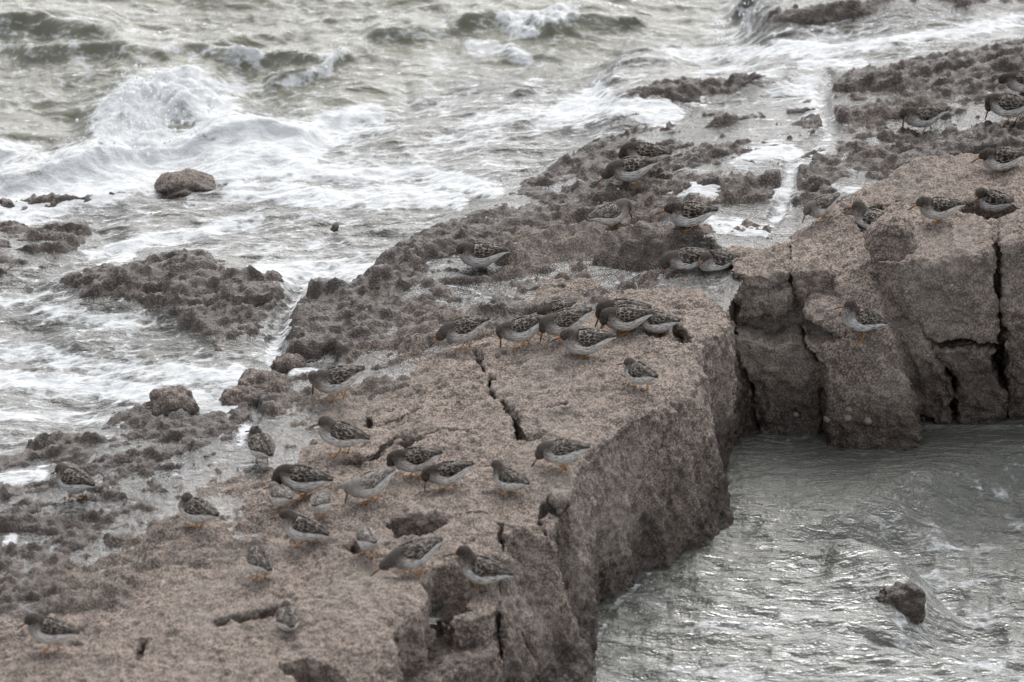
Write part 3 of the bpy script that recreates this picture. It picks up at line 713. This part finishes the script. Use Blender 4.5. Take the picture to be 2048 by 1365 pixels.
def tri_mesh(name, vs, fs, mats=None, fmat=None):
    me = bpy.data.meshes.new(name)
    ff = [tuple(dict.fromkeys(f)) for f in fs]
    me.from_pydata([tuple(v) for v in vs], [], ff)
    me.polygons.foreach_set('use_smooth', np.ones(len(me.polygons), bool))
    for m in mats or []: me.materials.append(m)
    if fmat is not None: me.polygons.foreach_set('material_index', np.asarray(fmat, np.int32))
    me.update(); return me

POSES = { # head centre relative to body centre, head direction (deg, down negative), neck control
 'hunch': ((.074, .027), -28, (.052, .030)), 'alert': ((.067, .047), -22, (.055, .034)), 'low': ((.090, .002), -42, (.070, .016)),
 'feed': ((.086, -.024), -84, (.086, .016)), 'peck': ((.082, -.012), -66, (.078, .018)), 'stretch': ((.101, .004), -32, (.072, .010)),
 'tuck': ((.060, .030), -20, (.052, .028))}
BODY = [(-.102, .010, .010, .0022), (-.088, .010, .017, .006), (-.067, .008, .027, .018), (-.042, .004, .036, .031), (-.015, .000, .0425, .041), (.012, -.001, .0430, .0430), (.037, .002, .0375, .040)]
def make_bird(name, loc, yaw, pose, pitch, clear, step, scale, pale, hyaw, seed, label):
    rs = random.Random(seed)
    root = bpy.data.objects.new(name, None); C.objects.link(root)
    root.location = loc; root.rotation_euler = (0, 0, R(yaw)); root.empty_display_size = .05
    root['label'] = label; root['category'] = 'bird'; root['group'] = 'sandpipers feeding on the rocks'
    zc = (clear+.041)
    cp, sp_ = math.cos(R(pitch)), math.sin(R(pitch))
    rot = lambda x, z: (x*cp-z*sp_, x*sp_+z*cp)
    rings = []
    for x, z, a, b in BODY: X_, Z_ = rot(x, z); rings.append((X_, 0, Z_, a, b))
    (hx, hz), hd, (cx, cz) = POSES[pose]
    hx += rs.uniform(-.007, .005); hz += rs.uniform(-.006, .006); hd += rs.uniform(-9, 9); hyaw += rs.uniform(-22, 22)
    hx, hz = rot(hx, hz) if pose not in ('feed', 'peck') else (hx, hz+.35*(rot(hx, 0)[1]))
    cx, cz = rot(cx, cz); sx, sz = rot(.037, .002)
    hy = math.sin(R(hyaw))*.022; hx -= (1-math.cos(R(hyaw)))*.02
    dv = np.array([math.cos(R(hd))*math.cos(R(hyaw)), math.cos(R(hd))*math.sin(R(hyaw)), math.sin(R(hd))])
    cy, sy = math.cos(R(yaw)), math.sin(R(yaw))
    for _ in range(14):                                            # the bill only just touches the rock
        tip = (np.array([hx, hy, hz])+dv*.056+np.array([0, 0, zc]))*scale
        if loc[2]+tip[2] > ground(loc[0]+tip[0]*cy-tip[1]*sy, loc[1]+tip[0]*sy+tip[1]*cy, loc[2]+.10)+.002: break
        hz += .004; cz += .002
    H = np.array([hx, hy, hz])
    bez = lambda t: (1-t)**2*np.array([sx, 0, sz])+2*t*(1-t)*np.array([cx, hy*.3, cz])+t*t*(H-dv*.010)
    for t, a, b in ((.34, .0325, .0345), (.66, .0245, .0255)): q = bez(t); rings.append((*q, a, b))
    for s, r in ((-.009, .0195), (.003, .0188), (.012, .0142), (.0185, .0075), (.0215, .003)): q = H+dv*s; rings.append((*q, r*.93, r))
    N, SEG = 44, 22
    rg = catmull(rings, N); ctr = rg[:, :3]; tau = np.linspace(0, len(rings)-1, N)
    tan = np.gradient(ctr, axis=0); tan /= np.linalg.norm(tan, axis=1, keepdims=True)
    side = np.cross(np.array([0, 0, 1.0]), tan)
    for i in range(N):
        if np.linalg.norm(side[i]) < .35: side[i] = side[i-1]
    side /= np.linalg.norm(side, axis=1, keepdims=True); up = np.cross(tan, side)
    arc = np.concatenate([[0], np.cumsum(np.linalg.norm(np.diff(ctr, axis=0), axis=1))])
    vs, dors, head, us, ut, brst = [], [], [], [], [], []
    off = np.array([0, 0, zc])
    for i in range(N):
        for k in range(SEG):
            th = 2*math.pi*k/SEG; c, s = math.cos(th), math.sin(th)
            belly = 1+.05*max(0, -c)*math.exp(-((tau[i]-4.6)/1.6)**2)
            vs.append((ctr[i]+(up[i]*c*max(rg[i, 4], .001)*belly+side[i]*s*max(rg[i, 3], .001))+off)*scale)
            ang = math.degrees(abs(math.atan2(s, c)))
            lim = 68 if tau[i] > 2 else 55
            dors.append(float(sstep(lim+16, lim-16, ang))); head.append(float(sstep(7.0, 8.6, tau[i]+ (0.5 if ang < 110 else -.3))))
            brst.append(float(sstep(5.2, 7.0, tau[i]))); us.append(arc[i]); ut.append(R(ang)*.04)
    fs = []; fm = []
    for i in range(N-1):
        for k in range(SEG):
            k2 = (k+1) % SEG; fs.append((i*SEG+k, i*SEG+k2, (i+1)*SEG+k2, (i+1)*SEG+k)); fm.append(0)
    vs += [(ctr[0]+off)*scale, (ctr[-1]+off)*scale]
    c0, c1 = N*SEG, N*SEG+1
    for k in range(SEG):
        k2 = (k+1) % SEG; fs.append((c0, k2, k, k)); fs.append((c1, (N-1)*SEG+k, (N-1)*SEG+k2, (N-1)*SEG+k2)); fm += [0, 0]
    for L, ex in ((dors, 0.), (head, 0.), (us, 0.), (ut, 0.), (brst, 0.)): L += [ex, ex]
    head[-1] = 1.; 
    # legs and toes grow out of the body's own mesh
    cy, sy = math.cos(R(yaw)), math.sin(R(yaw))
    for sgn, fo in ((1, step[0]), (-1, step[1])):
        fx, fy = fo*scale, sgn*.014*scale
        gx, gy = loc[0]+fx*cy-fy*sy, loc[1]+fx*sy+fy*cy
        gz = ground(gx, gy, loc[2]+.05)-loc[2]
        gz = max(min(gz, .03), -.04)+.002
        B = np.array([-.006+fo*.25, sgn*.014, zc-.026])*scale
        F = np.array([fx, fy, gz])
        A = (B*.42+F*.58)+np.array([-.011, 0, .004])*scale
        path = catmull([B, A, F], 9); rad = np.array([.0062, .0046, .0032, .0026, .0027, .0023, .0022, .0022, .0026])*scale
        parts = [tube(path, rad, 7)]
        for an, ln in ((-34, .019), (0, .022), (34, .019), (178, .007)):
            d2 = np.array([math.cos(R(an)), math.sin(R(an)), -.05]); parts.append(tube([F+d2*q*ln*scale for q in (0, .35, .7, 1)]+np.array([0, 0, .0008]), [.0021*scale, .0017*scale, .0016*scale, .0008*scale], 5))
        for pv, pf in parts:
            b0 = len(vs); vs += pv; fs += [tuple(q+b0 for q in f) for f in pf]; fm += [1]*len(pf)
            for L in (dors, head, us, ut, brst): L += [0.]*len(pv)
    me = tri_mesh('body', vs, fs, [M_PLUM, M_LEG], fm)
    for nme, L in (('dors', dors), ('head', head), ('us', us), ('ut', ut), ('brst', brst), ('pale', [pale]*len(vs))): attr(me, nme, L)
    o = bpy.data.objects.new('body', me); C.objects.link(o); o.parent = root
    # folded wings: two thin shells over the flanks
    NA, NB = 26, 11
    droop = rs.uniform(-6, 8)
    for sgn in (1, -1):
        wv, wu, wt = [], [], []
        for layer in (1, 0):
            for a in np.linspace(0, 1, NA):
                tt = 6.35*(1-a)+.0*a; j = np.interp(tt, tau, np.arange(N)); i0 = int(j); i1 = min(i0+1, N-1); q = j-i0
                lerp = lambda A_: A_[i0]*(1-q)+A_[i1]*q
                cc, uu, ss, ry, rz = lerp(ctr), lerp(up), lerp(side), lerp(rg[:, 3]), lerp(rg[:, 4])
                hi = np.interp(a, [0, .12, .5, 1], [30, 8, 3, 2])
                lo = np.interp(a, [0, .10, .3, .55, .75, .9, 1], [52, 76, 86+droop, 80+droop, 72, 62, 42])
                lift = np.interp(a, [0, .5, .8, 1], [0, .001, .004, .0065])
                ry2 = max(ry, .010*(1-a)+.006); rz2 = max(rz, .004)
                for b in np.linspace(0, 1, NB):
                    th = R(hi+(lo-hi)*b)
                    push = (.0016+.0042*math.sin(math.pi*min(1, .15+b*.85))*math.sin(math.pi*min(1, max(.06, a)*.8+.1))) if layer else -.002
                    if layer == 0 and a > .8: push = -.0005
                    nrm = uu*math.cos(th)+sgn*ss*math.sin(th)
                    p = cc+uu*math.cos(th)*rz2+sgn*ss*math.sin(th)*ry2+nrm*push+uu*lift
                    wv.append((p+off)*scale); wu.append(a*.142); wt.append(R(hi+(lo-hi)*b)*.043)
        wf = []
        M = NA*NB
        for i in range(NA-1):
            for k in range(NB-1):
                v0 = i*NB+k; qd = (v0, v0+NB, v0+NB+1, v0+1); wf.append(qd if sgn < 0 else qd[::-1]); q2 = tuple(x+M for x in qd); wf.append(q2[::-1] if sgn < 0 else q2)
        border = [i*NB for i in range(NA)]+[(NA-1)*NB+k for k in range(1, NB)]+[i*NB+NB-1 for i in range(NA-2, -1, -1)]+[k for k in range(NB-2, 0, -1)]
        for i, b in enumerate(border):
            b2 = border[(i+1) % len(border)]; wf.append((b, b2, b2+M, b+M) if sgn > 0 else (b2, b, b+M, b2+M))
        me = tri_mesh('wing', wv, wf, [M_WING]); attr(me, 'us', wu); attr(me, 'ut', wt); attr(me, 'pale', [pale]*len(wv))
        o = bpy.data.objects.new('wing', me); C.objects.link(o); o.parent = root
    # bill and eyes
    s0 = H+dv*.017; dn = np.array([0, 0, -1.0])+dv*dv[2]; bl = .043
    pth = [(s0+dv*bl*t+dn*.0022*t*t+off)*scale for t in np.linspace(0, 1, 7)]
    bv, bf = tube(pth, np.array([.0050, .0042, .0036, .0032, .0028, .0024, .0015])*scale, 8)
    me = tri_mesh('bill', bv, bf, [M_BILL]); attr(me, 'us', list(np.repeat(np.linspace(0, 1, 7), 8))+[0, 1])
    o = bpy.data.objects.new('bill', me); C.objects.link(o); o.parent = root
    hs_ = np.cross([0, 0, 1.0], dv); hs_ = hs_/np.linalg.norm(hs_) if np.linalg.norm(hs_) > .05 else np.array([0, 1.0, 0]); hu = np.cross(dv, hs_)
    for sgn in (1, -1):
        e = (H+dv*.006+hs_*sgn*.0150+hu*.0045+off)*scale
        ev, ef = [], []
        for i in range(5):
            for k in range(8):
                ph = math.pi*(i+.5)/5; ev.append(e+.0030*scale*np.array([math.sin(ph)*math.cos(k*math.pi/4), math.sin(ph)*math.sin(k*math.pi/4), math.cos(ph)]))
        for i in range(4):
            for k in range(8): ef.append((i*8+k, (i+1)*8+k, (i+1)*8+(k+1) % 8, i*8+(k+1) % 8))
        ef.append(tuple(range(8))); ef.append(tuple(range(39, 31, -1)))
        o = bpy.data.objects.new('eye', tri_mesh('eye', ev, ef, [M_EYE])); C.objects.link(o); o.parent = root
    return root

ST, WK, WB = (.004, -.004), (.018, -.020), (-.016, .018)
BIRDS = [ # foot pixel, heading, pose, pitch, clearance, step, scale, pale, head turn, label
 (1290,343,180,'peck',6,.030,ST,1.02,0,0,'dark sandpiper half hidden behind the stooping orange-billed one on the brown shelf'),
 (1262,374,182,'low',-9,.030,WB,1.02,.1,0,'orange-billed sandpiper stooping in front of another bird on the brown upper shelf'),
 (1220,458,32,'peck',4,.022,ST,.92,.35,0,'the only sandpiper facing right, pecking on the wet brown shelf'),
 (1380,453,180,'hunch',-2,.006,ST,1.06,0,0,'dark-backed sandpiper squatting low beside the white foam pool, bill pointing left'),
 (1643,441,205,'peck',-14,.034,WK,.86,.5,0,'small pale speckled sandpiper striding where the foam channel meets the outcrop'),
 (1878,444,178,'hunch',-4,.018,ST,1.02,.1,0,'sandpiper with long orange bill held level on top of the outcrop'),
 (1985,424,165,'tuck',6,.004,ST,1.0,0,40,'blackish sandpiper sunk in a hollow on top of the outcrop at the right edge'),
 (1745,478,150,'alert',0,.020,ST,.95,.2,0,'sandpiper in a crevice behind the round rock knob, only its head showing'),
 (1848,263,182,'feed',-8,.026,WK,.92,.05,0,'lone sandpiper probing straight down on the far wet shelf, upper right'),
 (2018,245,160,'peck',-2,.026,WK,1.05,0,0,'dark sandpiper striding with lowered head, nearer of two on the far shelf at right'),
 (2048,190,180,'low',0,.018,ST,1.0,0,0,'farthest sandpiper at the right edge, bill pointing left, behind a striding bird'),
 (2004,341,180,'hunch',-4,.006,ST,1.06,0,0,'dark sandpiper squatting just behind the outcrop top at the right edge'),
 (962,542,180,'hunch',-2,.022,ST,1.08,.1,0,'plump lone dark-billed sandpiper standing at the seaward rim of the shelf'),
 (1378,541,184,'feed',-6,.010,ST,.95,.15,0,'sandpiper bending over the dark rock pool with its bill touching the water'),
 (1432,546,205,'tuck',4,.010,ST,.92,.15,30,'grey-breasted sandpiper sitting at the right end of the dark rock pool behind another bird'),
 (1721,674,184,'alert',18,.030,ST,.98,.05,0,'upright sandpiper alone on the steep face of the outcrop'),
 (928,697,186,'low',-14,.034,WK,1.06,.15,0,'leftmost sandpiper of the row across the ledge, striding with bill stretched left'),
 (1046,691,182,'feed',-18,.028,WK,1.04,.1,0,'sandpiper with bill vertical, second from the left in the ledge row'),
 (1112,652,215,'peck',-4,.024,ST,.92,0,0,'dark sandpiper mostly hidden behind two others'),
 (1132,680,182,'feed',-18,.028,ST,1.04,.15,0,'sandpiper with long reddish bill probing straight down in the middle of the ledge row'),
 (1172,713,180,'hunch',-4,.014,ST,1.04,.1,0,'low-set brown sandpiper in front of the ledge row, bill angled down left'),
 (1246,655,180,'peck',0,.022,ST,1.02,.05,0,'sandpiper behind its twin in the ledge row, only its head, bill and back showing'),
 (1252,666,180,'peck',-4,.016,ST,1.08,.1,0,'sandpiper in front of its twin in the ledge row, bills slanting down left'),
 (1316,676,156,'peck',-6,.028,WK,.96,.15,0,'rightmost sandpiper of the ledge row, head hidden and orange legs striding'),
 (1280,780,132,'tuck',-2,.030,WK,.96,.15,0,'small round sandpiper walking away on the bare ledge top near its right rim'),
 (675,798,184,'feed',-14,.032,WK,1.06,.15,0,'sandpiper stepping at the foam edge of the ledge with its bill straight down'),
 (682,911,166,'hunch',10,.036,WK,1.02,.15,0,'sandpiper walking left above a small water-filled crack, dark bill pointing down left'),
 (523,932,112,'tuck',4,.036,WK,.98,.2,0,'sandpiper seen from behind at the border of wet shelf and ledge'),
 (830,953,188,'feed',-4,.026,WB,1.0,0,0,'dark-headed sandpiper bent double beside a hollow, bill curled back under its breast'),
 (897,977,184,'feed',-12,.024,WK,.98,0,0,'dark sandpiper pecking between a pale-bellied bird and one looking away'),
 (1019,990,142,'alert',2,.026,WK,.92,.15,0,'grey-headed sandpiper with raised head looking away near the ledge corner'),
 (1126,940,168,'peck',-8,.030,ST,1.0,.15,0,'sandpiper on the rounded corner of the ledge, nearest the channel, head tucked down'),
 (744,1003,186,'feed',-24,.028,WK,.96,.95,0,'palest sandpiper, tail raised and bill straight down, whitish flank towards us'),
 (606,994,164,'peck',2,.022,ST,1.06,0,0,'dark-backed sandpiper stooping behind two pale-rumped birds, only its back and tail showing'),
 (563,1023,118,'tuck',-8,.030,WK,.84,.9,30,'pale-rumped sandpiper half turned away at the left of a tight cluster'),
 (640,1036,76,'peck',-10,.026,ST,.88,.55,0,'sandpiper seen from the rear with head down at the right of a tight cluster'),
 (604,1093,162,'hunch',14,.030,WK,1.04,.1,0,'sandpiper with orange bill in front of a tight cluster, walking left'),
 (394,1056,142,'tuck',2,.026,ST,1.0,.15,0,'plump sandpiper turned away at the left rim of the ledge, alone'),
 (149,1001,138,'hunch',0,.034,WK,.98,.1,0,'leftmost sandpiper out on the glistening wet shelf'),
 (520,1160,112,'tuck',6,.036,ST,.98,.35,0,'sandpiper on two straight orange legs seen from behind on the near ledge'),
 (576,1260,100,'tuck',0,.004,ST,.90,.2,0,'blurred sandpiper crouching in a dark slot of the near ledge, seen from behind'),
 (101,1303,170,'hunch',8,.036,WK,1.06,.1,0,'blurred sandpiper in the bottom left corner, stepping left'),
 (736,1111,108,'peck',-8,.030,WK,.92,.6,0,'rear-facing pale sandpiper just left of the dark hole in the ledge'),
 (830,1147,192,'stretch',-17,.030,WB,1.08,.2,0,'sandpiper leaning far forward with neck stretched and tail raised below the dark hole'),
 (962,1184,172,'alert',12,.034,WK,1.08,.05,0,'tall sandpiper with orange-based bill standing on the stone block at the near edge'),
]
for i, (u, v, yw, pose, pit, clr, stp, sc, pale, hy, lab) in enumerate(BIRDS):
    loc, nrm = hit_pixel(u, v)
    if i == 13: loc = Vector(P(1376, 543, .512))
    if i == 14: loc = Vector(P(1432, 547, .512))
    if i == 7: loc = Vector(P(1746, 470, .545))
    make_bird('sandpiper', loc, yw, pose, pit, clr, stp, sc*(.955+.05*math.sin(i*7.3)), pale, hy, 1000+i, lab)
# ------------------------------------------------------------------ loose stones
def ico(level):
    import bmesh
    bm = bmesh.new(); bmesh.ops.create_icosphere(bm, subdivisions=level, radius=1.0)
    v = np.array([q.co[:] for q in bm.verts]); f = [tuple(q.index for q in fc.verts) for fc in bm.faces]; bm.free(); return v, f
def make_stone(u, v, zref, w, d, h, seed, label, rz=0, groove=False, sink=.3):
    V, F = ico(5); V = V.copy()
    p = P(u, v, zref)
    n = V.copy()
    sq = np.sign(n)*np.abs(n)**.8
    q = sq*np.array([w/2, d/2, h/2])
    k = 3.2/max(w, d)
    disp = .16*min(w, h*1.6)*fbm(q[:, 0]*k+seed, q[:, 1]*k, q[:, 2]*k, 3, seed)
    if groove: disp -= .20*h*np.exp(-((q[:, 2]-h*.12-.25*h*np.cos(q[:, 0]/w*5))/(h*.09))**2)*(q[:, 1] < d*.2)
    disp += .006*fbm(q[:, 0]*30, q[:, 1]*30, q[:, 2]*30, 2, seed+4) + (.45-worley(q+seed, .016, 5))*.008
    q = q+n*disp[:, None]
    c, s_ = math.cos(R(rz)), math.sin(R(rz)); q = np.stack([q[:, 0]*c-q[:, 1]*s_, q[:, 0]*s_+q[:, 1]*c, q[:, 2]], 1)
    me = tri_mesh('boulder', q, F, [M_ROCK])
    attr(me, 'wet', np.clip((1.6 if seed == 19 else .85)-.5*sstep(.0, h*.5, q[:, 2])+.2*fbm(q[:, 0]*9, q[:, 1]*9, q[:, 2]*9, 2, seed), 0, 1)); attr(me, 'dark', np.zeros(len(q)))
    o = bpy.data.objects.new('boulder', me); C.objects.link(o)
    o.location = (p[0], p[1]+d*.3, p[2]+h*(.5-sink))
    o['label'] = label; o['category'] = 'rock'; o['group'] = 'stones standing out of the surf'
STONES = [
 (372,400,.30,.25,.22,.105,11,'loaf-shaped brown boulder with a curved groove, alone in foam before the breaking wave',0,True),
 (345,850,.42,.165,.16,.15,12,'dark knobbly boulder on the wet shelf, white foam behind and right of it',10,False),
 (525,800,.46,.20,.15,.11,13,'broad rounded brown boulder at the foam edge, largest of its cluster',-8,False),
 (490,822,.45,.16,.14,.09,14,'pale-topped boulder leaning on the front left of the largest in the cluster',12,False),
 (577,750,.46,.11,.11,.085,15,'small round boulder in the foam above the cluster at the ledge edge',0,False),
 (552,815,.47,.075,.07,.05,16,'smallest boulder wedged between the cluster and the ledge',0,False),
 (1800,1238,-.050,.17,.13,.16,19,'brown rock bared by water spilling over the submerged step in the channel',0,False),
 (440,770,.41,.085,.07,.045,17,'little dark boulder poking out of thick white foam',0,False),
]
for a in STONES: make_stone(*a[:7], a[7], a[8], a[9])
def small_bit(u, v, z, r, seed, label):
    make_stone(u, v, z, r*1.1, r, r*1.3, seed, label, 0, False, .2)
small_bit(670,462,.42,.024,21,'tiny brown pebble-like rock tip sticking out of the water film, left of the probing shore')

# ------------------------------------------------------------------ limpets
M_LIMP = None
def limpet_material():
    m = NM('limpet_shell'); n = m.noise(120, 3); a = m.attr('rib')
    return m.done(m.bsdf(m.mix(m.math('MULTIPLY', a, n), (0.27, .235, .205), (0.14, .115, .10)), .8, m.bump(n, .5, .004)))
M_LIMP = limpet_material()
def make_limpet(u, v, r, label):
    loc, nrm = hit_pixel(u, v)
    if loc is None: return
    vs, rib = [], []; NS, NR = 28, 7
    for i in range(NR):
        t = i/(NR-1); rr = r*(1-(1-t)**1.0)*1.0 if i else r*.04; z = r*.75*(1-t**1.35)
        for k in range(NS):
            an = 2*math.pi*k/NS; wob = 1+.06*math.cos(an*9)*t; vs.append((math.cos(an)*rr*wob*1.1, math.sin(an)*rr*wob, z)); rib.append(.5+.5*math.cos(an*9))
    for k in range(NS): an = 2*math.pi*k/NS; vs.append((math.cos(an)*r*1.1, math.sin(an)*r, -r*.5)); rib.append(0)
    fs = [(i*NS+k, i*NS+(k+1) % NS, (i+1)*NS+(k+1) % NS, (i+1)*NS+k) for i in range(NR) for k in range(NS)]
    fs = [f[::-1] for f in fs]; fs.append(tuple(range(NS)))
    me = tri_mesh('limpet', vs, fs, [M_LIMP]); attr(me, 'rib', rib)
    o = bpy.data.objects.new('limpet', me); C.objects.link(o)
    nn = (Vector(nrm)+Vector((0, -.6, .4))).normalized()
    o.location = Vector(loc)-nn*r*.12; o.rotation_euler = nn.to_track_quat('Z', 'Y').to_euler()
    o['label'] = label; o['category'] = 'limpet'; o['group'] = 'limpets on the outcrop face'
LIMPETS = [(1602,566,.017,'pale limpet on the square block left above the upright sandpiper'), (1649,614,.018,'limpet on the grey slab left of the upright sandpiper'),
 (1710,523,.014,'limpet high on the grey slab below the rock knob'), (1863,655,.018,'biggest limpet, on the horizontal crack right of the upright sandpiper'),
 (1907,667,.017,'limpet a little right of the biggest one, on the same crack'), (2013,585,.016,'upper limpet of a pair at the right edge of the face'),
 (2010,602,.017,'lower limpet of a pair at the right edge of the face'), (2008,541,.014,'limpet alone above the pair at the right edge'),
 (1860,622,.013,'small limpet just above the biggest one'), (1697,818,.015,'tan limpet on the bulging block, above the waterline'),
 (1655,838,.015,'limpet at the left foot of the bulging block, nearest the water'), (1735,842,.016,'limpet at the foot of the bulging block, in its middle'),
 (1592,829,.014,'limpet low in the dark recess left of the bulging block'), (1611,756,.014,'limpet halfway up the dark recess'), (1697,835,.012,'small limpet between the two at the foot of the bulging block')]
for a in LIMPETS: make_limpet(*a)

# ------------------------------------------------------------------ spray thrown up by the breakers
def spray_material():
    m = NM('white_spray'); n = m.noise(60, 2)
    return m.done(m.bsdf(m.mix(n, (.80, .81, .81), (.90, .90, .90)), .5))
rs = np.random.RandomState(7); V0, F0 = ico(1); F0 = np.array(F0)
cl = [(300,185,.30,60,30,260), (380,215,.26,60,25,200), (260,260,.26,70,30,220), (285,250,.30,30,30,160), (140,330,.24,60,16,120), (60,380,.22,50,16,90), (330,300,.25,90,25,200), (500,300,.25,80,14,120), (215,300,.27,30,25,100),
      (1195,195,.30,26,12,90), (1440,70,.30,20,18,60), (1500,20,.3,25,20,70), (680,110,.24,30,14,60), (560,320,.3,60,12,50), (150,305,.24,10,22,30)]
vs, fs = [], []
for u, v, z, du, dv, n in cl:
    for _ in range(int(n*.5)):
        p = P(u+rs.randn()*du*.6, v, z); p = p+np.array([0, rs.randn()*.10, abs(rs.randn())*dv*PX*1.1-.02])
        r = .0020+.0060*rs.rand()**3
        fs.append(F0+len(vs)*0+sum(len(x) for x in vs)); vs.append(V0*r*np.array([1, 1, 1+.8*rs.rand()])+p)
vs = np.concatenate(vs); fs = np.concatenate(fs)
me = tri_mesh('sea_spray', vs, fs, [spray_material()])
o = bpy.data.objects.new('sea_spray', me); C.objects.link(o); o['kind'] = 'stuff'
